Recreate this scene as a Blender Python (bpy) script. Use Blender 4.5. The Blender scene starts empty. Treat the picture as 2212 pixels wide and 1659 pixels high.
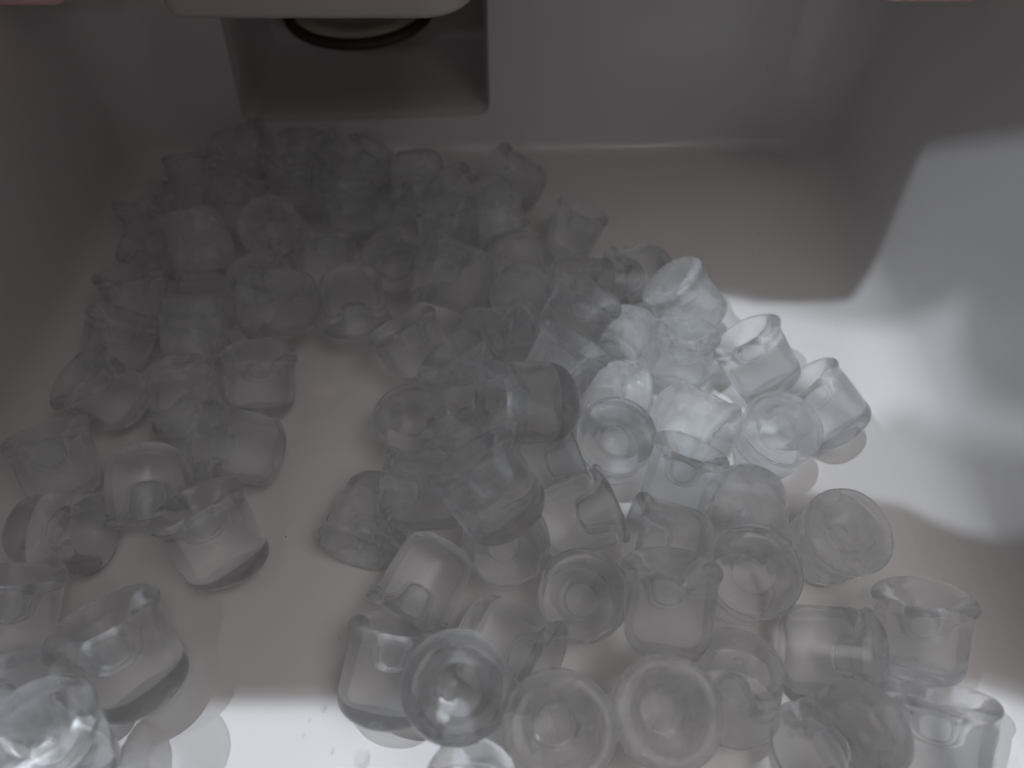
import bpy, bmesh, math, random
from mathutils import Vector, Matrix, noise
from mathutils.geometry import delaunay_2d_cdt
R_ = math.radians
random.seed(7)
scene = bpy.context.scene
COL = scene.collection

# ------------------------------------------------------------------ camera
CAM_H, PITCH, FPX = 0.30, R_(52), 1671.0      # focal length in pixels of a 2212 px wide frame
cam_d = bpy.data.cameras.new('camera')
cam_d.sensor_width = 36.0
cam_d.lens = 36.0 * FPX / 2212.0
cam_d.clip_start = 0.01
cam_d.clip_end = 20
cam_d.dof.use_dof = True
cam_d.dof.focus_distance = 0.30
cam_d.dof.aperture_fstop = 6.0
cam = bpy.data.objects.new('camera', cam_d)
COL.objects.link(cam)
cam.location = (0, 0, CAM_H)
cam.rotation_euler = (R_(90) - PITCH, 0, 0)
scene.camera = cam

# ------------------------------------------------------------------ world: dim warm grey room light
world = bpy.data.worlds.new("World")
scene.world = world
world.use_nodes = True
bg = world.node_tree.nodes['Background']
bg.inputs[0].default_value = (1.0, 0.905, 0.89, 1)
bg.inputs[1].default_value = 0.086

scene.view_settings.view_transform = 'Standard'
scene.view_settings.look = 'None'
scene.view_settings.gamma = 1
scene.view_settings.exposure = 0.1
scene.render.engine = 'CYCLES'
cy = scene.cycles
cy.use_denoising = True
cy.max_bounces = 16
cy.transmission_bounces = 14
cy.transparent_max_bounces = 16
cy.diffuse_bounces = 4
cy.glossy_bounces = 6
cy.caustics_refractive = True
cy.caustics_reflective = False
cy.blur_glossy = 0.3
cy.sample_clamp_indirect = 3.0

# the lamps above the bin: (position, watts, colour, radius, openings cut in its added gobo plate)
def lamp(name, loc, power, color, radius):
    l = bpy.data.lights.new(name, 'SPOT')
    l.spot_size = R_(42)
    l.spot_blend = 0.2
    l.energy = power
    l.color = color
    l.shadow_soft_size = radius
    o = bpy.data.objects.new(name, l)
    COL.objects.link(o)
    o.location = loc
    o.rotation_euler = (loc - Vector((0, 0.25, 0))).to_track_quat('Z', 'Y').to_euler()
    return o

KEY = Vector((-0.20, 0.08, 1.25))        # cool lamp
KEY2 = Vector((-0.55, -0.05, 1.10))      # second cool lamp to its left
WARM = Vector((-0.30, -0.32, 1.40))      # warm lamp
lamp('cool_lamp', KEY, 24, (0.84, 0.92, 1.0), 0.0016)
lamp('second_cool_lamp', KEY2, 25, (0.84, 0.92, 1.0), 0.002)
lamp('warm_lamp', WARM, 1.7, (1.0, 0.925, 0.905), 0.003)

al = bpy.data.lights.new('soft_fill_light', 'AREA')  # soft fill added to brighten the ice from above
al.shape = 'RECTANGLE'; al.size = 0.30; al.size_y = 0.22
al.energy = 0.20
al.spread = R_(64)
al.color = (1.0, 0.94, 0.915)
ao = bpy.data.objects.new('soft_fill_light', al); COL.objects.link(ao)
ao.location = (0.20, -0.08, 0.62)
ao.rotation_euler = (ao.location - Vector((0.09, 0.04, 0))).to_track_quat('Z', 'Y').to_euler()

wl = bpy.data.lights.new('rim_glint_light', 'AREA')  # small cool light added for glints on the ice rims
wl.shape = 'RECTANGLE'; wl.size = 0.06; wl.size_y = 0.03
wl.energy = 0.16; wl.color = (0.82, 0.91, 1.0)
wo = bpy.data.objects.new('rim_glint_light', wl); COL.objects.link(wo)
wo.location = (-0.12, -0.55, 0.62)
wo.rotation_euler = (wo.location - Vector((0, 0.15, 0))).to_track_quat('Z', 'Y').to_euler()

rl = bpy.data.lights.new('red_indicator_lamp', 'POINT')
rl.energy = 0.0042; rl.color = (1.0, 0.25, 0.22); rl.shadow_soft_size = 0.01
ro = bpy.data.objects.new('red_indicator_lamp', rl); COL.objects.link(ro)
ro.location = (-0.16, 0.34, 0.17)

# ------------------------------------------------------------------ helpers
def link(name, me, mats=(), parent=None):
    o = bpy.data.objects.new(name, me)
    COL.objects.link(o)
    for m in mats:
        me.materials.append(m)
    if parent:
        o.parent = parent
    return o

def from_bm(name, bm, mats=(), parent=None, smooth=True):
    me = bpy.data.meshes.new(name)
    bm.normal_update()
    bm.to_mesh(me)
    bm.free()
    if smooth:
        me.polygons.foreach_set('use_smooth', [True] * len(me.polygons))
    return link(name, me, mats, parent)

def tag(o, label, cat, group=None):
    o['label'] = label
    o['category'] = cat
    if group:
        o['group'] = group
    return o

def pix(px, py, z=0.0):
    """point of the horizontal plane z seen at (px, py) of the 2212x1659 survey of the bin"""
    f = FPX
    v = (829.5 - py) / f
    d = Vector(((px - 1106) / f, math.cos(PITCH) + math.sin(PITCH) * v, -math.sin(PITCH) + math.cos(PITCH) * v))
    t = (z - CAM_H) / d.z
    return Vector((0, 0, CAM_H)) + d * t

# ------------------------------------------------------------------ materials
def new_mat(name):
    m = bpy.data.materials.new(name)
    m.use_nodes = True
    return m, m.node_tree.nodes, m.node_tree.links

def plastic(name, color, rough, mottling=0.015, bump=0.004):
    m, n, l = new_mat(name)
    b = n['Principled BSDF']
    b.inputs['Roughness'].default_value = rough
    b.inputs['IOR'].default_value = 1.48
    tc = n.new('ShaderNodeTexCoord')
    nz = n.new('ShaderNodeTexNoise'); nz.inputs['Scale'].default_value = 14; nz.inputs['Detail'].default_value = 5
    l.new(tc.outputs['Object'], nz.inputs['Vector'])
    mx = n.new('ShaderNodeMix'); mx.data_type = 'RGBA'
    mx.inputs['A'].default_value = tuple(c * (1 - mottling) for c in color) + (1,)
    mx.inputs['B'].default_value = tuple(min(1, c * (1 + mottling)) for c in color) + (1,)
    l.new(nz.outputs['Fac'], mx.inputs['Factor'])
    l.new(mx.outputs['Result'], b.inputs['Base Color'])
    n2 = n.new('ShaderNodeTexNoise'); n2.inputs['Scale'].default_value = 25; n2.inputs['Detail'].default_value = 3
    l.new(tc.outputs['Object'], n2.inputs['Vector'])
    mr = n.new('ShaderNodeMapRange'); mr.inputs['To Min'].default_value = rough * .93; mr.inputs['To Max'].default_value = rough * 1.07
    l.new(n2.outputs['Fac'], mr.inputs['Value']); l.new(mr.outputs['Result'], b.inputs['Roughness'])
    return m

M_BIN = plastic('white_bin_plastic', (0.62, 0.61, 0.61), 0.19)
M_RECESS = plastic('grey_recess_plastic', (0.60, 0.575, 0.56), 0.5)
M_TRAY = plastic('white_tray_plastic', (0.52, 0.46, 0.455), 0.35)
M_PINK_LIT = plastic('pink_lit_plastic', (0.85, 0.56, 0.52), 0.4)  # pink light on this plastic is put into its colour
M_RUBBER = plastic('black_rubber', (0.028, 0.027, 0.018), 0.5)
M_BRASS = plastic('cream_cap', (0.66, 0.60, 0.48), 0.4)
M_GOBO = plastic('grey_gobo_plate', (0.10, 0.10, 0.10), 0.6)  # plain dark grey for the added light-shaping plates
M_SPECK = plastic('dark_dirt', (0.03, 0.02, 0.018), 0.8)

def ice(name, rough, milk, through, bump, scale):
    """ice: refracting body, some light going straight through, some milky scatter at the skin"""
    m, n, l = new_mat(name)
    n.remove(n['Principled BSDF'])
    out = n['Material Output']
    tc = n.new('ShaderNodeTexCoord')
    nz = n.new('ShaderNodeTexNoise'); nz.inputs['Scale'].default_value = scale; nz.inputs['Detail'].default_value = 4
    l.new(tc.outputs['Object'], nz.inputs['Vector'])
    nl = n.new('ShaderNodeTexNoise'); nl.inputs['Scale'].default_value = 70; nl.inputs['Detail'].default_value = 2
    l.new(tc.outputs['Object'], nl.inputs['Vector'])
    b1 = n.new('ShaderNodeBump'); b1.inputs['Strength'].default_value = bump; b1.inputs['Distance'].default_value = 0.0007
    l.new(nl.outputs['Fac'], b1.inputs['Height'])
    b2 = n.new('ShaderNodeBump'); b2.inputs['Strength'].default_value = bump * .8; b2.inputs['Distance'].default_value = 0.0003
    l.new(nz.outputs['Fac'], b2.inputs['Height']); l.new(b1.outputs['Normal'], b2.inputs['Normal'])
    g = n.new('ShaderNodeBsdfGlass'); g.inputs['IOR'].default_value = 1.31
    g.inputs['Color'].default_value = (0.985, 0.99, 0.995, 1)
    g.inputs['Roughness'].default_value = rough
    l.new(b2.outputs['Normal'], g.inputs['Normal'])
    t = n.new('ShaderNodeBsdfTransparent')
    t.inputs['Color'].default_value = (0.97, 0.98, 0.985, 1)
    m1 = n.new('ShaderNodeMixShader')
    lw = n.new('ShaderNodeLayerWeight'); lw.inputs['Blend'].default_value = 0.35
    l.new(b2.outputs['Normal'], lw.inputs['Normal'])
    m0 = n.new('ShaderNodeMapRange'); m0.inputs['From Max'].default_value = 0.75
    m0.inputs['To Min'].default_value = through; m0.inputs['To Max'].default_value = 0.12
    l.new(lw.outputs['Facing'], m0.inputs['Value']); l.new(m0.outputs['Result'], m1.inputs['Fac'])
    l.new(g.outputs[0], m1.inputs[1]); l.new(t.outputs[0], m1.inputs[2])
    d = n.new('ShaderNodeBsdfDiffuse'); d.inputs['Color'].default_value = (0.90, 0.91, 0.92, 1)
    tr = n.new('ShaderNodeBsdfTranslucent'); tr.inputs['Color'].default_value = (0.92, 0.93, 0.94, 1)
    l.new(b2.outputs['Normal'], d.inputs['Normal'])
    ms = n.new('ShaderNodeMixShader'); ms.inputs['Fac'].default_value = 0.5
    l.new(d.outputs[0], ms.inputs[1]); l.new(tr.outputs[0], ms.inputs[2])
    m2 = n.new('ShaderNodeMixShader')
    mr = n.new('ShaderNodeMapRange'); mr.inputs['From Min'].default_value = .3; mr.inputs['From Max'].default_value = .7
    mr.inputs['To Min'].default_value = milk * .5; mr.inputs['To Max'].default_value = milk * 1.5
    l.new(nl.outputs['Fac'], mr.inputs['Value']); l.new(mr.outputs['Result'], m2.inputs['Fac'])
    l.new(m1.outputs[0], m2.inputs[1]); l.new(ms.outputs[0], m2.inputs[2])
    l.new(m2.outputs[0], out.inputs['Surface'])
    return m

M_ICE = {'c': ice('clear_ice', 0.0, 0.02, 0.50, 0.08, 900),
         'w': ice('wet_ice', 0.008, 0.11, 0.62, 0.07, 1200),
         'f': ice('frosted_ice', 0.10, 0.25, 0.64, 0.09, 1600)}
m_, n_, l_ = new_mat('water')
p_ = n_['Principled BSDF']
p_.inputs['Transmission Weight'].default_value = 1; p_.inputs['IOR'].default_value = 1.33; p_.inputs['Roughness'].default_value = 0.0
o_ = n_['Material Output']
t_ = n_.new('ShaderNodeBsdfTransparent')
x_ = n_.new('ShaderNodeMixShader'); x_.inputs['Fac'].default_value = 0.90
l_.new(p_.outputs[0], x_.inputs[1]); l_.new(t_.outputs[0], x_.inputs[2]); l_.new(x_.outputs[0], o_.inputs['Surface'])
M_WATER = m_

# ------------------------------------------------------------------ the bin (setting)
XL, XR = -0.2319, 0.1950
YF = -0.12
def yback(x):                    # the back wall stands very slightly askew
    return 0.4265 + 0.035 * x
DRAFT = math.tan(R_(3.0))
CR = 0.030                       # radius of the upright corners
TOP = 0.200

def plan():
    """list of (base point, outward normal, floor fillet radius, wall key) round the bin"""
    out = []
    rb, rs = 0.007, 0.024
    def corner(cx, cy, a0, r0, r1, k0, k1):
        N = 14
        for i in range(N + 1):
            t = i / N
            a = R_(a0 - 90 * t)
            n = Vector((math.cos(a), math.sin(a), 0))
            s = t * t * (3 - 2 * t)
            out.append((Vector((cx, cy, 0)) + n * CR, n, r0 + (r1 - r0) * s, k0 if i <= N // 2 else k1, i == N // 2))
    # clockwise from the left front: left wall up to the back, back wall, right wall, front wall
    def line(a, b, n, r, k, N):
        for i in range(1, N):
            out.append((a.lerp(b, i / N), n, r, k, False))
    lf = Vector((XL, YF + CR, 0)); lb = Vector((XL, yback(XL + CR) - CR, 0))
    line(lf, lb, Vector((-1, 0, 0)), rs, 'left', 12)
    corner(XL + CR, yback(XL + CR) - CR, 180, rs, rb, 'left', 'back')
    line(Vector((XL + CR, yback(XL + CR), 0)), Vector((XR - CR, yback(XR - CR), 0)), Vector((0, 1, 0)), rb, 'back', 16)
    corner(XR - CR, yback(XR - CR) - CR, 90, rb, rs, 'back', 'right')
    line(Vector((XR, yback(XR - CR) - CR, 0)), Vector((XR, YF + CR, 0)), Vector((1, 0, 0)), rs, 'right', 12)
    corner(XR - CR, YF + CR, 0, rs, rs, 'right', 'front')
    line(Vector((XR - CR, YF, 0)), Vector((XL + CR, YF, 0)), Vector((0, -1, 0)), rs, 'front', 10)
    corner(XL + CR, YF + CR, -90, rs, rs, 'front', 'left')
    return out

PL = plan()
def profile(b, n, r, top=TOP):
    pts = []
    for i in range(9):
        a = R_(90 - 3) * i / 8
        pts.append(b - n * (r - r * math.sin(a)) + Vector((0, 0, r - r * math.cos(a))))
    z0 = pts[-1].z
    for z in (0.035, 0.06, 0.09, 0.135, top):
        pts.append(b - n * (r - r * math.sin(R_(87))) + n * (z - z0) * DRAFT + Vector((0, 0, z)))
    return pts
PROF = [profile(b, n, r) for b, n, r, k, s in PL]

# recess opening in the back wall, in wall coordinates (x, z)
def wall_y(x, z):
    return yback(x) + (z - 0.0085) * DRAFT
def wall_hit(px, py):
    v = (829.5 - py) / FPX
    d = Vector(((px - 1106) / FPX, math.cos(PITCH) + math.sin(PITCH) * v, -math.sin(PITCH) + math.cos(PITCH) * v))
    t = 0.6
    for _ in range(30):
        p = Vector((0, 0, CAM_H)) + d * t
        t += (wall_y(p.x, p.z) - p.y) / d.y
    return Vector((0, 0, CAM_H)) + d * t
c0, c1 = wall_hit(524, 257), wall_hit(1058, 240)
c2 = wall_hit(482, 60)
RX0, RX1, RZ0, RZ1 = (c0.x), (c1.x), (c0.z + c1.z) / 2 - 0.003, 0.135
RX0T = c2.x + (c2.x - c0.x) * 0.6
print('recess', RX0, RX1, RZ0, RX0T)

def shell(name, keep, label=None):
    """faces between neighbouring profiles whose key says so"""
    bm = bmesh.new()
    n = len(PL)
    vs = {}
    def v(i, j):
        if (i, j) not in vs:
            vs[(i, j)] = bm.verts.new(PROF[i][j])
        return vs[(i, j)]
    for i in range(n):
        i2 = (i + 1) % n
        k = PL[i][3] if PL[i][3] == PL[i2][3] else PL[i2][3]
        for j in range(len(PROF[0]) - 1):
            if keep(k, i, j):
                bm.faces.new((v(i, j), v(i, j + 1), v(i2, j + 1), v(i2, j)))
    return bm

def xin(i):
    return PL[i][0].x
i_back = [i for i in range(len(PL)) if PL[i][1].y > 0.9999]
ib0, ib1 = min(i_back), max(i_back)
def kb(k, i, j):
    if k != 'back': return False
    if ib0 <= i < ib1 and j >= 8: return False     # the flat part gets the recess instead
    return True

bm = bmesh.new()
fv = [bm.verts.new(p[0]) for p in PROF]
f = bm.faces.new(fv)
floor_o = from_bm('bin_floor', bm, [M_BIN], smooth=False)
floor_o['kind'] = 'structure'
for key, nm in (('left', 'left_wall'), ('right', 'right_wall'), ('front', 'front_wall')):
    o = from_bm(nm, shell(nm, lambda k, i, j: k == key), [M_BIN])
    o['kind'] = 'structure'

bm = shell('back_wall', kb)
# flat panel with the rounded opening
xa, xb = PROF[ib0][8].x, PROF[ib1][8].x
zb = PROF[ib0][8].z
def rrect(x0, x1, z0, z1, r, x0t=None, n=8):
    pts = []
    for cx, cz, a0 in ((x1 - r, z1 - r, 0), (x0 + r, z1 - r, 90), (x0 + r, z0 + r, 180), (x1 - r, z0 + r, 270)):
        for i in range(n + 1):
            a = R_(a0 + 90 * i / n)
            x, z = cx + r * math.cos(a), cz + r * math.sin(a)
            if x0t is not None and x < (x0 + x1) / 2:
                x += (x0t - x0) * (z - z0) / (z1 - z0)
            if z < (z0 + z1) / 2:
                z += (c0.z - c1.z) * (.5 - (x - x0) / (x1 - x0))
            pts.append((x, z))
    return pts
hole = rrect(RX0, RX1, RZ0, RZ1, 0.008, RX0T)
ring = [(xa, zb)] + [(PROF[i][8].x, zb) for i in range(ib0 + 1, ib1)] + [(xb, zb), (xb, TOP), (xa, TOP)]
allp = [Vector(p) for p in ring + hole]
ne = len(ring); nh = len(hole)
edges = [(i, (i + 1) % ne) for i in range(ne)] + [(ne + i, ne + (i + 1) % nh) for i in range(nh)]
vv, ee, ff, _, _, _ = delaunay_2d_cdt(allp, edges, [], 1, 1e-7)
hx = RX0 * .5 + RX1 * .5
def inside(poly, x, z):
    c = False
    for i in range(len(poly)):
        x1_, z1_ = poly[i]; x2_, z2_ = poly[i - 1]
        if (z1_ > z) != (z2_ > z) and x < (x2_ - x1_) * (z - z1_) / (z2_ - z1_) + x1_:
            c = not c
    return c
bv = [bm.verts.new((p.x, wall_y(p.x, p.y), p.y)) for p in vv]
for f in ff:
    cx = sum(vv[i].x for i in f) / 3; cz = sum(vv[i].y for i in f) / 3
    if inside(hole, cx, cz): continue
    a, b, c = [bv[i] for i in f]
    bm.faces.new((a, b, c))
bmesh.ops.remove_doubles(bm, verts=bm.verts, dist=1e-5)
bmesh.ops.recalc_face_normals(bm, faces=bm.faces)
o = from_bm('back_wall', bm, [M_BIN]); o['kind'] = 'structure'
# recess: rolled edge, then sides and back
bm = bmesh.new()
steps = [(0.0, 0.0), (0.0003, 0.002), (0.0015, 0.0042), (0.0024, 0.010), (0.003, 0.03), (0.004, 0.085)]
prev = None
for off, dep in steps:
    pts = rrect(RX0 + off, RX1 - off, RZ0 + off, RZ1 - off, 0.008 - off * .5, RX0T + off)
    cur = [bm.verts.new((x, wall_y(x, z) + dep, z)) for x, z in pts]
    if prev:
        for i in range(len(cur)):
            bm.faces.new((prev[i], prev[(i + 1) % len(cur)], cur[(i + 1) % len(cur)], cur[i]))
    prev = cur
bm.faces.new(prev)
bmesh.ops.recalc_face_normals(bm, faces=bm.faces)
o = from_bm('back_wall_recess', bm, [M_RECESS]); o['kind'] = 'structure'
for p in o.data.polygons:
    if len(p.vertices) > 4: p.use_smooth = False

# rim of the bin: a flat lip round its top edge
bm = bmesh.new()
n = len(PL)
pr = [[p[-1], p[-1] + PL[i][1] * 0.002 + Vector((0, 0, 0.0025)), p[-1] + PL[i][1] * 0.02 + Vector((0, 0, 0.003)), p[-1] + PL[i][1] * 0.022 + Vector((0, 0, -0.01))] for i, p in enumerate(PROF)]
vv = [[bm.verts.new(c) for c in r] for r in pr]
for i in range(n):
    for j in range(3):
        bm.faces.new((vv[i][j], vv[i][j + 1], vv[(i + 1) % n][j + 1], vv[(i + 1) % n][j]))
bmesh.ops.recalc_face_normals(bm, faces=bm.faces)
o = from_bm('bin_rim', bm, [M_BIN]); o['kind'] = 'structure'

# baked resting places: x, y, z, direction the opening faces, kind, size, label
ICE = [
    (-0.1410, 0.0572, 0.0408, (-0.083, 0.227, 0.970), 'c', 1.08,
     'bright cup shaped ice cube standing open end up, cut by the bottom left corner'),
    (-0.1352, 0.0904, 0.0295, (-0.319, 0.503, 0.803), 'c', 1.20,
     'clear ice cube with its rim up left and a dark shadow, near the bottom left'),
    (-0.1829, 0.1070, 0.0243, (0.118, 0.750, 0.651), 'c', 1.05,
     'clear ice cube with its rim up, cut by the left edge below the sideways one'),
    (-0.1826, 0.1449, 0.0170, (0.985, -0.104, 0.139), 'c', 1.02,
     'clear ice cube on its side near the left edge, its open rim to the right'),
    (-0.1169, 0.1393, 0.0236, (-0.316, 0.457, 0.832), 'c', 1.12,
     'lone clear ice cube on bare floor left of centre, open rim up left'),
    (-0.1682, 0.0773, 0.0284, (-0.936, -0.341, 0.087), 'w', 1.00,
     'hazy ice cube at the left edge, behind the bright cup in the bottom left corner'),
    (-0.1514, 0.1639, 0.0235, (0.184, -0.864, -0.469), 'w', 1.02,
     'dim domed ice cube, rim down, just up left of the lone cube on bare floor'),
    (-0.1925, 0.1750, 0.0204, (-0.196, 0.539, 0.819), 'w', 1.04,
     'dim round rimmed ice cube above the sideways one near the left edge'),
    (-0.1151, 0.1809, 0.0253, (-0.986, 0.139, 0.087), 'w', 1.05,
     'dim blocky ice cube on its side with a bright left edge, above the lone cube'),
    (-0.1161, 0.2202, 0.0197, (0.103, 0.458, 0.883), 'w', 1.02,
     'dim ice cube with a pale rim on top, rightmost of the dark left heap'),
    (-0.1445, 0.2069, 0.0283, (0.082, -0.462, -0.883), 'f', 1.00,
     'dim rounded ice cube, closed end up, in the middle of the dark left heap'),
    (-0.1876, 0.2404, 0.0225, (0.388, 0.601, 0.699), 'w', 1.00,
     'dim ice cube with a pale arched rim, at the left of the dark left heap'),
    (-0.1497, 0.2448, 0.0285, (0.025, -0.707, -0.707), 'f', 1.00,
     'dim ice cube with a pale band across its domed end, behind the rounded one'),
    (-0.1814, 0.2102, 0.0244, (-0.534, 0.007, 0.845), 'w', 1.02,
     'dim ice cube with its rim to the left, against the left wall'),
    (-0.1899, 0.2739, 0.0192, (-0.073, 0.416, 0.906), 'w', 1.01,
     'very dim round ice cube at the back left, behind the arched rim'),
    (-0.1574, 0.2736, 0.0159, (-0.957, -0.256, 0.139), 'w', 1.01,
     'very dim ice cube left of the dark blocky one below the black gap'),
    (-0.1084, 0.2537, 0.0368, (-0.999, 0.000, 0.035), 'w', 1.06,
     'dark blocky ice cube lying on its side below the black gap'),
    (-0.0764, 0.2624, 0.0319, (0.082, -0.462, -0.883), 'w', 1.04,
     "dark rounded ice cube at the right end of the dark heap's front row"),
    (-0.1273, 0.3229, 0.0205, (-0.021, -0.615, 0.788), 'f', 1.04,
     'dark round ice cube facing the camera in the middle of the back heap'),
    (-0.0899, 0.3406, 0.0194, (-0.065, 0.369, 0.927), 'w', 1.04,
     'dark ice cube with a thin pale left rim, in the middle of the back heap'),
    (-0.1220, 0.3615, 0.0211, (0.000, 0.309, 0.951), 'w', 1.01,
     'dark round ice cube in the back heap, left of the thin pale left rim'),
    (-0.1813, 0.3651, 0.0202, (-0.044, 0.498, 0.866), 'w', 1.04,
     'dark ice cube in the back left corner, nearest the left wall'),
    (-0.1662, 0.3991, 0.0166, (0.951, 0.255, 0.174), 'f', 1.04,
     'blurred ice cube in the back left corner under the recess, its rim to the right'),
    (-0.1261, 0.3961, 0.0164, (0.965, -0.258, 0.052), 'f', 1.04,
     'blurred domed ice cube at the very back, below the middle of the recess'),
    (-0.0883, 0.3794, 0.0193, (0.560, 0.276, 0.781), 'w', 0.98,
     'blurred ice cube against the back wall beside a small glint'),
    (-0.0538, 0.3688, 0.0216, (0.044, -0.498, -0.866), 'f', 1.04,
     "dim domed ice cube against the back wall below the recess's right part"),
    (-0.0281, 0.3450, 0.0232, (-0.594, 0.092, 0.799), 'w', 1.01,
     'dim ice cube with a slanted pale rim at the back right of the heap'),
    (-0.0556, 0.3288, 0.0219, (-0.675, 0.076, 0.734), 'w', 1.01,
     'dim ice cube beside a small black gap in the back heap'),
    (0.0008, 0.3687, 0.0195, (-0.783, -0.080, 0.617), 'w', 1.01,
     'faint ice cube furthest to the right along the back wall'),
    (-0.0590, 0.2939, 0.0215, (-0.018, -0.530, 0.848), 'w', 1.04,
     'dim round ice cube in the middle of the heap, left of the pointed rim'),
    (-0.0268, 0.2660, 0.0424, (-0.870, -0.041, 0.492), 'w', 1.06,
     'dim ice cube with a pointed bright left rim, behind the ridged round one'),
    (0.0027, 0.2977, 0.0202, (0.035, -0.405, -0.914), 'f', 1.01,
     'dim smooth domed ice cube, the rear of the two domes left of centre right'),
    (0.0043, 0.2649, 0.0270, (0.033, -0.373, -0.927), 'f', 1.06,
     'pale smooth domed ice cube, the front of the two smooth domes'),
    (0.0334, 0.3264, 0.0178, (0.375, 0.325, 0.868), 'w', 0.92,
     'faint square looking ice cube alone at the back, right of the domes'),
    (0.0336, 0.2855, 0.0186, (0.858, -0.495, 0.139), 'w', 0.98,
     'hazy ice cube lying on its side left of the glinting rim at the back'),
    (0.0672, 0.2962, 0.0154, (-0.936, -0.341, 0.087), 'c', 0.98,
     'clear ice cube with a bright glint on its left corner, back right of the heap'),
    (0.0868, 0.2688, 0.0226, (-0.638, 0.277, 0.718), 'f', 1.02,
     'whitish cone shaped ice cube with its rim up left, behind the rear right cup'),
    (0.0289, 0.2422, 0.0388, (0.451, 0.283, 0.847), 'w', 1.00,
     'hazy ice cube with a curved rim to the upper right, right of the front dome'),
    (0.0550, 0.2506, 0.0161, (-0.571, -0.816, -0.087), 'f', 0.96,
     'creamy rounded ice cube left of the rear right cup'),
    (0.0797, 0.2344, 0.0205, (0.059, 0.337, 0.940), 'w', 0.98,
     'rear right ice cup standing open end up with a wide clear rim'),
    (-0.0450, 0.2355, 0.0247, (-0.412, 0.458, 0.788), 'c', 1.04,
     'round clear ice cube facing up left at the left edge of the middle heap'),
    (-0.0094, 0.2368, 0.0304, (0.908, -0.330, 0.259), 'w', 0.98,
     'pale ridged ice cube with a round hollow on its right, in the upper middle'),
    (-0.0185, 0.2066, 0.0381, (-0.557, 0.264, 0.787), 'w', 1.04,
     'hazy ice cube with a bright and black rim edge, above the leftmost standing cup'),
    (-0.0437, 0.1955, 0.0167, (0.000, -0.174, 0.985), 'w', 0.98,
     'ice cup standing open end up at the left edge of the middle heap'),
    (0.0199, 0.2081, 0.0433, (0.487, 0.428, 0.761), 'w', 1.00,
     'hazy ice cube with a grooved curved rim, behind the clear pointed one'),
    (0.0066, 0.1758, 0.0633, (-0.871, -0.317, 0.375), 'c', 1.04,
     'very clear ice cube with its hollow and rim to the left, mid picture'),
    (0.0478, 0.2160, 0.0178, (0.999, 0.035, 0.000), 'f', 0.94,
     'creamy ice cube lying on its side, partly behind the central bright cup'),
    (0.0433, 0.1859, 0.0186, (0.042, -0.238, 0.970), 'c', 1.02,
     'central bright ice cup standing open end up with a ringed hollow'),
    (0.1146, 0.2301, 0.0227, (-0.545, 0.473, 0.692), 'c', 1.04,
     'bright clear ice cube with a long dark shadow to its upper right'),
    (0.1400, 0.2060, 0.0198, (-0.657, 0.544, 0.521), 'c', 1.06,
     'rightmost bright clear ice cube lying on its side with a black shadow on the right'),
    (0.1125, 0.1866, 0.0211, (0.000, -0.174, 0.985), 'w', 1.02,
     'bright standing ice cup in front of the two clear cubes with black shadows'),
    (0.0795, 0.1981, 0.0180, (0.736, -0.663, 0.139), 'f', 1.04,
     'whitish ice cube with a dark curved hollow, between the central and right bright cups'),
    (-0.0172, 0.1713, 0.0347, (-0.389, 0.542, 0.745), 'w', 1.00,
     'hazy ice cube with a rounded corner pocket, right of the left standing cup'),
    (0.0149, 0.1777, 0.0159, (0.951, 0.255, 0.174), 'w', 1.00,
     'ice cube with its dark hollow opening to the right, beside the central bright cup'),
    (0.0687, 0.1636, 0.0264, (0.283, 0.523, 0.804), 'w', 0.97,
     'clear ice cube with its rim up, just right and below the central bright cup'),
    (-0.0067, 0.1347, 0.0675, (-0.546, 0.521, 0.656), 'c', 1.04,
     'ice cube with small red white glints on its slanted rim, left of the dark hollow'),
    (-0.0328, 0.1462, 0.0471, (-0.998, 0.000, 0.070), 'w', 0.95,
     'half hidden hazy ice cube behind the frosted dome with the clear rim'),
    (-0.0576, 0.1519, 0.0167, (-0.242, -0.970, 0.035), 'f', 1.06,
     'ice cube with a frosted domed body and clear oval rim towards the camera'),
    (-0.0024, 0.1375, 0.0180, (0.008, -0.242, 0.970), 'w', 1.02,
     'ice cup standing open end up below the slanted rim with glints'),
    (0.0263, 0.1491, 0.0230, (0.923, 0.300, 0.242), 'w', 1.04,
     'ice cube with a bright triangular face, its rim to the right, mid heap'),
    (0.0603, 0.1353, 0.0288, (-0.970, 0.171, 0.174), 'w', 1.00,
     'hazy ice cube with its rim to the left, right of a wedge of bare floor'),
    (0.0970, 0.1555, 0.0181, (-0.172, -0.975, -0.139), 'f', 1.04,
     'frosted domed ice cube behind the large cup right of centre'),
    (0.1273, 0.1403, 0.0184, (0.098, -0.184, 0.978), 'f', 1.06,
     'rightmost ice cup standing open end up, its shadow ring behind it'),
    (0.0899, 0.1240, 0.0180, (0.000, -0.174, 0.985), 'w', 1.06,
     'large grey ice cup right of centre, just left and below the rightmost cup'),
    (0.0260, 0.1163, 0.0180, (0.008, -0.242, 0.970), 'w', 1.02,
     'grey ice cup with sparkling upper rim below the bright triangular face'),
    (-0.0333, 0.1235, 0.0190, (-0.459, -0.864, -0.208), 'w', 1.04,
     'hazy ice cube with its clear rim to the lower left, behind the very clear one'),
    (-0.0436, 0.0882, 0.0212, (0.203, 0.811, 0.549), 'c', 1.08,
     'very clear ice cube with a wavy bright top rim, lower left of the main heap'),
    (-0.0172, 0.0755, 0.0449, (0.000, -0.242, 0.970), 'c', 1.04,
     'clear round ice cup facing the camera at the edge of the bright floor strip'),
    (-0.0127, 0.0450, 0.0402, (-0.092, -0.522, -0.848), 'c', 0.95,
     'dark clear ice cube cut by the bottom edge in front of the round clear cup'),
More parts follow.
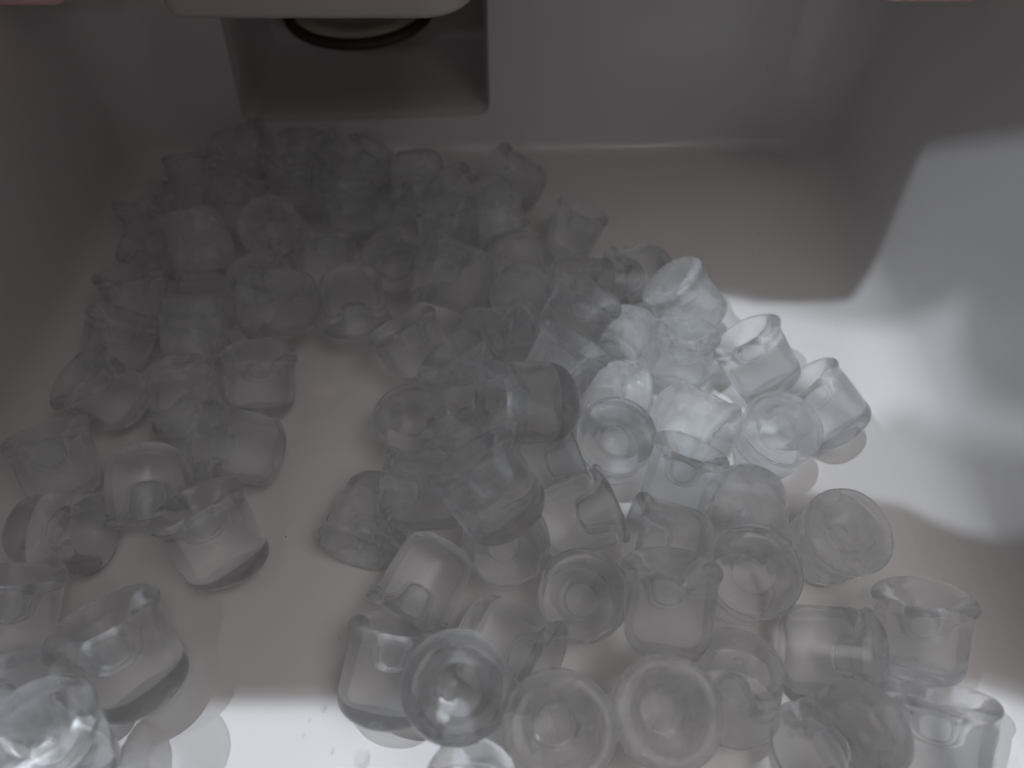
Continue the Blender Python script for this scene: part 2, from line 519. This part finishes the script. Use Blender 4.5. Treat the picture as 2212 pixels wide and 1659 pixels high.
    (-0.0018, 0.0980, 0.0174, (0.835, -0.522, 0.174), 'w', 1.08,
     'hazy ice cube on its side with a round hollow, above the bottom middle disc'),
    (0.0540, 0.1033, 0.0422, (0.057, 0.699, 0.713), 'w', 1.04,
     'grey ice cube with a curved dark rim on top, between the two grey cups'),
    (0.0146, 0.0669, 0.0309, (0.000, -0.242, 0.970), 'f', 1.08,
     'large dull ice disc facing up at the bottom middle'),
    (0.0490, 0.0727, 0.0311, (0.000, -0.309, 0.951), 'f', 1.06,
     'dull grey ice disc with a sparkling upper right edge, right of the bottom middle disc'),
    (0.0777, 0.0837, 0.0271, (0.000, -0.407, -0.914), 'w', 1.00,
     'smooth round ice cube with its closed end up, at the lower right'),
    (0.1156, 0.0970, 0.0167, (0.988, -0.139, 0.070), 'w', 1.06,
     'ice cube lying on its side with its thick rim to the right, lower right'),
    (0.1456, 0.0996, 0.0281, (-0.002, 0.679, 0.734), 'w', 1.04,
     'milky ice cube with its rim up, furthest right of the middle row'),
    (0.1101, 0.0650, 0.0275, (-0.412, -0.150, -0.899), 'w', 1.12,
     'large round ice cube, closed end up, with ringed rim at its lower left, bottom right'),
    (0.1431, 0.0652, 0.0210, (0.091, 0.807, 0.583), 'c', 1.10,
     'clear ice cube with its rim up in the bottom right corner'),
    (-0.1560, 0.3440, 0.0226, (0.321, 0.557, 0.766), 'w', 1.02,
     'very dim ice cube right of the dark one nearest the left wall'),
    (-0.1866, 0.3091, 0.0200, (-0.580, -0.116, 0.807), 'w', 1.02,
     'very dim ice cube at the left edge of the back heap, near the left wall'),
    (-0.1592, 0.3011, 0.0341, (0.220, -0.604, -0.766), 'f', 1.02,
     'very dim domed ice cube left of the dark round one facing the camera'),
    (-0.0979, 0.3013, 0.0211, (0.100, 0.565, 0.819), 'w', 1.00,
     'very dim ice cube right of the dark round one facing the camera'),
    (-0.1258, 0.2819, 0.0246, (0.853, 0.492, 0.174), 'w', 1.00,
     'very dim ice cube touching the black gap from its upper left'),
    (-0.0311, 0.2976, 0.0411, (-0.106, 0.246, 0.963), 'w', 1.00,
     'faint ice cube above the one with a pointed bright left rim'),
    (-0.0108, 0.3207, 0.0370, (0.383, -0.663, -0.643), 'f', 1.00,
     'faint domed ice cube above the rear smooth dome'),
    (-0.1987, 0.3372, 0.0183, (-0.232, 0.216, 0.948), 'w', 1.00,
     'almost black ice cube where the back heap meets the left wall'),
]

# ------------------------------------------------------------------ unseen gobo plates added under each lamp to cut its light patches
def gobo(name, L, dist, holes, half, mat=M_GOBO, aim=None, thick=0.0008):
    """a flat plate with openings; holes are outlines (points in the bin) whose light is let through"""
    aim = aim or Vector((0, 0.25, 0))
    zdir = (L - aim).normalized()
    o_ = L - zdir * dist
    u = Vector((0, 1, 0)).cross(zdir).normalized(); w = zdir.cross(u)
    def proj(p):
        d = p - L
        t = ((o_ - L).dot(zdir)) / d.dot(zdir)
        q = L + d * t - o_
        return (q.dot(u), q.dot(w))
    hs = [[proj(p) for p in h] for h in holes]
    outer = [(-half, -half), (half, -half), (half, half), (-half, half)]
    pts = [Vector(p) for p in outer]; edges = [(0, 1), (1, 2), (2, 3), (3, 0)]
    for h in hs:
        b = len(pts)
        pts += [Vector(p) for p in h]
        edges += [(b + i, b + (i + 1) % len(h)) for i in range(len(h))]
    vv, ee, ff, _, _, _ = delaunay_2d_cdt(pts, edges, [], 1, 1e-9)
    bm = bmesh.new()
    bv = [bm.verts.new(o_ + u * p.x + w * p.y) for p in vv]
    for f in ff:
        cx = sum(vv[i].x for i in f) / len(f); cz = sum(vv[i].y for i in f) / len(f)
        if any(inside(h, cx, cz) for h in hs): continue
        bm.faces.new([bv[i] for i in f])
    r = bmesh.ops.extrude_face_region(bm, geom=list(bm.faces))
    bmesh.ops.translate(bm, verts=[v for v in r['geom'] if isinstance(v, bmesh.types.BMVert)], vec=-zdir * thick)
    bmesh.ops.recalc_face_normals(bm, faces=bm.faces)
    return from_bm(name, bm, [mat], smooth=False)

def wallpt(px, py):
    """point seen at (px, py): on the floor, or on the right wall if that is nearer"""
    p = pix(px, py)
    if p.x > XR:
        v = (829.5 - py) / FPX
        d = Vector(((px - 1106) / FPX, math.cos(PITCH) + math.sin(PITCH) * v, -math.sin(PITCH) + math.cos(PITCH) * v))
        t = XR / d.x
        for _ in range(10):
            q = Vector((0, 0, CAM_H)) + d * t
            t = (XR + max(0, q.z) * DRAFT) / d.x
        p = Vector((0, 0, CAM_H)) + d * t
    return p
W = lambda L: [wallpt(*p) for p in L]
bottom_left = W([(-500, 1522), (735, 1520), (1060, 1560), (1110, 1700), (1110, 1950), (-500, 1950)])
bottom_right = W([(1675, 1480), (1740, 1500), (1700, 1560), (1690, 1760), (1630, 1760), (1650, 1600)])
bottom_corner = W([(2100, 1478), (2330, 1545), (2450, 1800), (2060, 1800), (2110, 1680), (1900, 1540), (1900, 1478)])
right_patch = W([(1400, 610), (1640, 655), (1840, 652), (1990, 330), (2212, 300), (2700, 240), (2700, 1260),
                 (2212, 1160), (1950, 1090), (1720, 1060), (1500, 1075), (1340, 1120), (1275, 900), (1300, 780)])
bright_patch = W([(1560, 640), (1640, 657), (2100, 640), (2075, 700), (2075, 780), (2120, 870), (2260, 910), (2400, 1000),
                  (2100, 950), (1950, 880), (1860, 930), (1700, 1040), (1480, 1060), (1350, 1040), (1290, 880), (1420, 700)])
warm_area = W([(640, 1020), (785, 745), (1050, 640), (1180, 560), (1400, 470), (1560, 420), (1740, 360), (1900, 420), (2100, 500), (2600, 700),
               (2600, 1950), (-500, 1950), (-500, 1110), (0, 1080), (200, 1090), (420, 1110), (600, 1160), (700, 1120)])
gobo('cool_lamp_gobo', KEY, 0.38, [bottom_left, bottom_right, bottom_corner, right_patch], 0.13)['kind'] = 'structure'
gobo('second_lamp_gobo', KEY2, 0.24, [bright_patch, bottom_left, bottom_corner], 0.12)['kind'] = 'structure'
gobo('warm_lamp_gobo', WARM, 0.24, [warm_area], 0.12)['kind'] = 'structure'

# ------------------------------------------------------------------ tray over the back of the bin and the round cap in the recess
def slab(name, outline, z0, z1, r, mats, parent=None):
    """horizontal rounded plate: outline (x, y) list, rounded lower and upper edges"""
    bm = bmesh.new()
    cx = sum(p[0] for p in outline) / len(outline); cy_ = sum(p[1] for p in outline) / len(outline)
    def ringat(inset, z):
        o = []
        m = len(outline)
        for i in range(m):
            a = Vector(outline[i - 1]); b = Vector(outline[i]); c = Vector(outline[(i + 1) % m])
            t = (c - a).normalized()
            nn = Vector((t.y, -t.x))
            p = b - nn * inset
            o.append(bm.verts.new((p.x, p.y, z)))
        return o
    seq = [(r * (1 - math.sin(R_(a))), z0 + r * (1 - math.cos(R_(a)))) for a in (0, 22, 45, 68, 90)]
    seq += [(r * (1 - math.cos(R_(a))), z1 - r + r * math.sin(R_(a))) for a in (0, 22, 45, 68, 90)]
    prev = None; first = None
    for ins, z in seq:
        cur = ringat(ins, z)
        if prev:
            m = len(cur)
            for i in range(m):
                bm.faces.new((prev[i], prev[(i + 1) % m], cur[(i + 1) % m], cur[i]))
        else: first = cur
        prev = cur
    bm.faces.new(prev); bm.faces.new(first)
    bmesh.ops.recalc_face_normals(bm, faces=bm.faces)
    return from_bm(name, bm, mats, parent)

def corner_outline(x0, x1, y0, y1, r0, r1):
    pts = []
    for cx, cy_, a0, r in ((x1 - r1, y0 + r1, 270, r1), (x1 - .01, y1 - .01, 0, .01), (x0 + .01, y1 - .01, 90, .01), (x0 + r0, y0 + r0, 180, r0)):
        for i in range(9):
            a = R_(a0 + 90 * i / 8)
            pts.append((cx + r * math.cos(a), cy_ + r * math.sin(a)))
    return pts
ZT = 0.128
a_, b_ = pix(372, 30, ZT), pix(1005, 30, ZT)
fr = pix(700, 47, ZT)
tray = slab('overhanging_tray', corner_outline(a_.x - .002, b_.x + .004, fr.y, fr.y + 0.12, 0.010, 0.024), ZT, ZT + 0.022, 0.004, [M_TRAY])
tag(tray, 'white plastic tray edge with rounded corners overhanging the dark recess at the top', 'tray')
lip = slab('corner_bracket', corner_outline(*( [pix(-300, 10, ZT).x, pix(143, 10, ZT).x] + [pix(60, 17, ZT).y, pix(60, 17, ZT).y + .1]), .01, .006), ZT, ZT + .02, .003, [M_PINK_LIT])
tag(lip, 'plastic edge coloured as if pink-lit in the top left corner above the left wall', 'bracket')
ZL = 0.142
lip2 = slab('wall_ledge', corner_outline(*( [pix(1900, 2, ZL).x, pix(2120, 2, ZL).x] + [pix(2000, 7, ZL).y, pix(2000, 7, ZL).y + .017]), .006, .006), ZL, ZL + .008, .002, [M_PINK_LIT])
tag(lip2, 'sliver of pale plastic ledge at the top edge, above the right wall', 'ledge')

cap = bpy.data.objects.new('round_cap', None); COL.objects.link(cap)
ZC = 0.070
cc = pix(776, 18, ZC)
rad = (pix(940, 18, ZC).x - pix(612, 18, ZC).x) / 2
cap.location = cc
tag(cap, 'round cream cap with a black rubber ring inside the dark recess, under the tray', 'cap')
def lathe(name, prof, mats, parent, seg=72):
    bm = bmesh.new()
    rows = []
    for r, z in prof:
        rows.append([bm.verts.new((r * math.cos(2 * math.pi * i / seg), r * math.sin(2 * math.pi * i / seg), z)) for i in range(seg)])
    for a, b in zip(rows, rows[1:]):
        for i in range(seg):
            bm.faces.new((a[i], a[(i + 1) % seg], b[(i + 1) % seg], b[i]))
    bm.faces.new(rows[0]); bm.faces.new(rows[-1])
    bmesh.ops.recalc_face_normals(bm, faces=bm.faces)
    return from_bm(name, bm, mats, parent)
def tor(R0, r, z0=0, n=10):
    return [(R0 + r * math.cos(R_(360 * i / n)), z0 + r * math.sin(R_(360 * i / n))) for i in range(n + 1)]
bm = bmesh.new()
seg = 72; pr = tor(rad - .0035, .0035)[:-1]
rows = [[bm.verts.new((r * math.cos(2 * math.pi * i / seg), r * math.sin(2 * math.pi * i / seg), z)) for i in range(seg)] for r, z in pr]
for k in range(len(rows)):
    a, b = rows[k], rows[(k + 1) % len(rows)]
    for i in range(seg):
        bm.faces.new((a[i], a[(i + 1) % seg], b[(i + 1) % seg], b[i]))
bmesh.ops.recalc_face_normals(bm, faces=bm.faces)
from_bm('rubber_ring', bm, [M_RUBBER], cap)
lathe('cap_top', [(rad - .006, -0.004), (rad - .006, .002), (rad - .008, .0032), (rad - .016, .0036), (rad - .0175, .0022), (rad * .3, .0024), (.002, .0024)], [M_BRASS], cap)
lathe('stem', [(.004, .07), (.004, .002)], [M_RUBBER], cap)

# ------------------------------------------------------------------ ice cubes
def ice_mesh(name, seed, mat):
    """one hollow cup shaped ice cube: flared rim, pocket, domed shoulders, uneven melt"""
    rnd = random.Random(seed)
    R0 = 0.0154 * rnd.uniform(.98, 1.02)      # body radius near the rim
    Hh = 0.0305 * rnd.uniform(.96, 1.05)
    rim = 0.0165 * rnd.uniform(.985, 1.015)
    pd = rnd.uniform(.42, .54)                 # pocket depth, share of the height
    pw = rnd.uniform(.33, .46)                 # pocket width, share of the radius
    rimh = rnd.uniform(.0036, .0048)
    prof = []                                  # (radius, z) from the closed end round to the pocket; opening at +z
    dim = rnd.uniform(.0004, .0016)
    sh = rnd.uniform(.005, .0095)             # shoulder radius of the closed end
    rb = R0 * rnd.uniform(.92, .98)
    zb = -Hh / 2
    for i in range(5):
        t = i / 5
        prof.append((max(.0, t) * (rb - sh), zb + dim * (1 - t * t) ** 2))
    for i in range(9):
        a = R_(90 * i / 8)
        prof.append((rb - sh + sh * math.sin(a), zb + sh - sh * math.cos(a)))
    zt = Hh / 2
    for i in range(1, 9):
        t = i / 9
        prof.append((rb + (R0 - rb) * t, (zb + sh) + (zt - rimh * 1.35 - zb - sh) * t))
    for i in range(0, 6):                      # beaded rim
        a = R_(-65 + 31 * i)
        prof.append((rim - rimh / 2 + rimh / 2 * math.cos(a) , zt - rimh / 2 + rimh / 2 * math.sin(a)))
    # bowl, then the blunt pocket
    ri = rim - rimh * rnd.uniform(1.0, 1.35)
    bowl = rnd.uniform(.08, .16) * Hh
    rp = R0 * pw
    depth = pd * Hh
    prof.append((ri, zt - .0004))
    for i in range(1, 8):
        a = R_(90 * i / 8)
        # falls steeply inside the rim, flattens, then turns down into the pocket
        t = i / 8
        prof.append((ri + (rp * 1.28 - ri) * t, zt - .0004 - bowl * t ** 1.5))
    for i in range(0, 4):
        t = i / 3
        prof.append((rp * (1.24 - .30 * t ** .7), zt - bowl - .0007 - (depth - bowl) * .62 * t ** 1.4))
    er = (depth - bowl) * .38 - .0007
    for i in range(1, 7):
        a = R_(90 * i / 7)
        prof.append((rp * .94 * math.cos(a) ** .9, zt - bowl - .0007 - (depth - bowl) * .62 - er * math.sin(a)))
    prof.append((0.0, zt - depth - .0001))
    SEG = 56
    off = Vector((rnd.uniform(-50, 50), rnd.uniform(-50, 50), rnd.uniform(-50, 50)))
    wav = rnd.uniform(.0001, .0003); wk = rnd.choice((2, 3)); wp = rnd.uniform(0, 6.28)
    pox, poy = rnd.uniform(-.0012, .0012), rnd.uniform(-.0012, .0012)
    cut_a = rnd.uniform(0, 6.28); cut = rnd.choice((0, 0, .0018, .003))
    me_v = []; rows = []
    for k, (r, z) in enumerate(prof):
        if r <= 1e-6:
            x, y, zz = 0, 0, z
            if k > 20: x, y = pox, poy
            rows.append([len(me_v)]); me_v.append((x, y, zz)); continue
        row = []
        for i in range(SEG):
            a = 2 * math.pi * i / SEG
            ca, sa = math.cos(a), math.sin(a)
            d = Vector((ca * r, sa * r, z))
            nn = noise.noise(d * 70 + off) * .0006 + noise.noise(d * 190 + off) * .00005
            rr = r
            inner = k > 29
            if inner:
                rr = r * (1 + .045 * noise.noise(Vector((ca, sa, z * 60)) * 1.3 + off)) + nn * .7
            else:
                rr = r + nn * min(1, r / .008)
                if z < 0 and cut:      # one melted flat side at the closed end
                    c = math.cos(a - cut_a)
                    if c > 0: rr -= cut * c ** 3 * min(1, -z / (Hh / 2)) * min(1, r / .01)
            zz = z
            if z > zt - .008:
                s = min(1, (z - (zt - .008)) / .006) * min(1, r / .01)
                zz += s * (wav * math.sin(wk * a + wp) + 0.0003 * noise.noise(Vector((ca * 1.5, sa * 1.5, 0)) + off))
            x, y = ca * rr, sa * rr
            if inner:
                s = min(1, (zt - z) / .006); x += pox * s; y += poy * s
            row.append(len(me_v)); me_v.append((x, y, zz))
        rows.append(row)
    fs = []
    for a, b in zip(rows, rows[1:]):
        for i in range(SEG):
            j = (i + 1) % SEG
            if len(a) == 1: fs.append((a[0], b[j], b[i]))
            elif len(b) == 1: fs.append((a[i], a[j], b[0]))
            else: fs.append((a[i], a[j], b[j], b[i]))
    me = bpy.data.meshes.new(name)
    me.from_pydata(me_v, [], fs)
    me.validate()
    me.polygons.foreach_set('use_smooth', [True] * len(me.polygons))
    me.materials.append(mat)
    return me

for k, (x, y, z, axis, mt, sc, label) in enumerate(ICE):
    me = ice_mesh('ice_cube', 100 + k, M_ICE[mt])
    o = bpy.data.objects.new('ice_cube', me)
    COL.objects.link(o)
    d = Vector(axis)
    q = d.to_track_quat('Z', 'Y')
    o.rotation_mode = 'QUATERNION'
    from mathutils import Quaternion
    o.rotation_quaternion = q @ Quaternion((0, 0, 1), random.uniform(0, 6.28))
    o.location = (x, y, z)
    o.scale = (sc, sc, sc)
    tag(o, label, 'ice cube', 'hollow ice cubes heaped in the white bin')

# ------------------------------------------------------------------ water drops and specks of dirt on the plastic
def dome(name, p, n, rx, ry, h, ang, mat, seed=0):
    rnd = random.Random(seed)
    bm = bmesh.new()
    S, K = 20, 5
    rows = []
    ph = rnd.uniform(0, 6)
    for k in range(K):
        t = k / K
        rr = math.cos(t * math.pi / 2)
        rows.append([bm.verts.new((rx * rr * math.cos(2 * math.pi * i / S) * (1 + .10 * math.sin(2 * (2 * math.pi * i / S) + ph) + .05 * math.sin(3 * 2 * math.pi * i / S)),
                                   ry * rr * math.sin(2 * math.pi * i / S), h * math.sin(t * math.pi / 2))) for i in range(S)])
    top = bm.verts.new((0, 0, h))
    for a, b in zip(rows, rows[1:]):
        for i in range(S): bm.faces.new((a[i], a[(i + 1) % S], b[(i + 1) % S], b[i]))
    for i in range(S): bm.faces.new((rows[-1][i], rows[-1][(i + 1) % S], top))
    bm.faces.new(list(reversed(rows[0])))
    o = from_bm(name, bm, [mat])
    o.location = p + n * 0.0001
    o.rotation_mode = 'QUATERNION'
    from mathutils import Quaternion
    o.rotation_quaternion = n.to_track_quat('Z', 'Y') @ Quaternion((0, 0, 1), ang)
    return o
UPV = Vector((0, 0, 1))
DROPS = [
    (700, 1530, 3.0, 1.3, 'curved water drop at the upper right of the drops left of the very clear cube'),
    (668, 1555, 1.6, 1.0, 'small water drop on the edge of the bright floor strip'),
    (655, 1590, 1.8, .8, 'narrow water drop in the bright floor strip, left of the others'),
    (782, 1640, 5.2, 4.6, 'largest round flat water drop, at the bottom edge on bright floor'),
    (718, 1622, 2.2, 1.0, 'slim water drop left of the largest flat drop'),
    (733, 1375, 2.2, .7, 'thin water drop left of the wavy rim of the very clear cube'),
    (2150, 1445, 2.2, 1.3, 'water drop on the floor just above the bottom right bright corner'),
    (2165, 1470, 1.6, 1.2, 'water drop at the edge of the bottom right bright corner'),
    (1640, 505, 2.0, 2.0, 'faint round water drop on bare floor at the upper right'),
    (540, 1272, .9, .4, 'tiny glinting water drop below the lone clear cube'),
    (2012, 1135, .9, .5, 'tiny glinting water drop right of the rightmost standing cup'),
]
for k, (px, py, a, b, lb) in enumerate(DROPS):
    p = pix(px, py)
    o = dome('water_drop', p, UPV, a * .00065, b * .00065, min(a, b) * .00016, random.uniform(1.2, 1.9), M_WATER, k)
    tag(o, lb, 'water drop', 'water drops on the bin floor')
SPECKS = [
    (1658, 142, 1, 'dark speck on the back wall, upper right'),
    (1480, 388, 0, 'dark speck on shaded floor near the back wall'),
    (1648, 380, 0, 'dark speck on shaded floor below the one on the back wall'),
    (1625, 548, 0, 'dark speck on floor above the bright patch'),
    (2145, 1056, 0, 'reddish dark speck at the right edge of the bright patch'),
    (618, 1160, 0, 'dark speck on bare floor right of the lone cube'),
    (1120, 1270, 0, 'dark speck on a gap of floor in the lower heap'),
]
for k, (px, py, wl, lb) in enumerate(SPECKS):
    if wl: p, nn = wall_hit(px, py), Vector((0, -1, 0))
    else: p, nn = pix(px, py), UPV
    o = dome('dirt_speck', p, nn, .00045, .0003, .0002, k, M_SPECK, k)
    tag(o, lb, 'speck', 'dark specks on the white plastic')
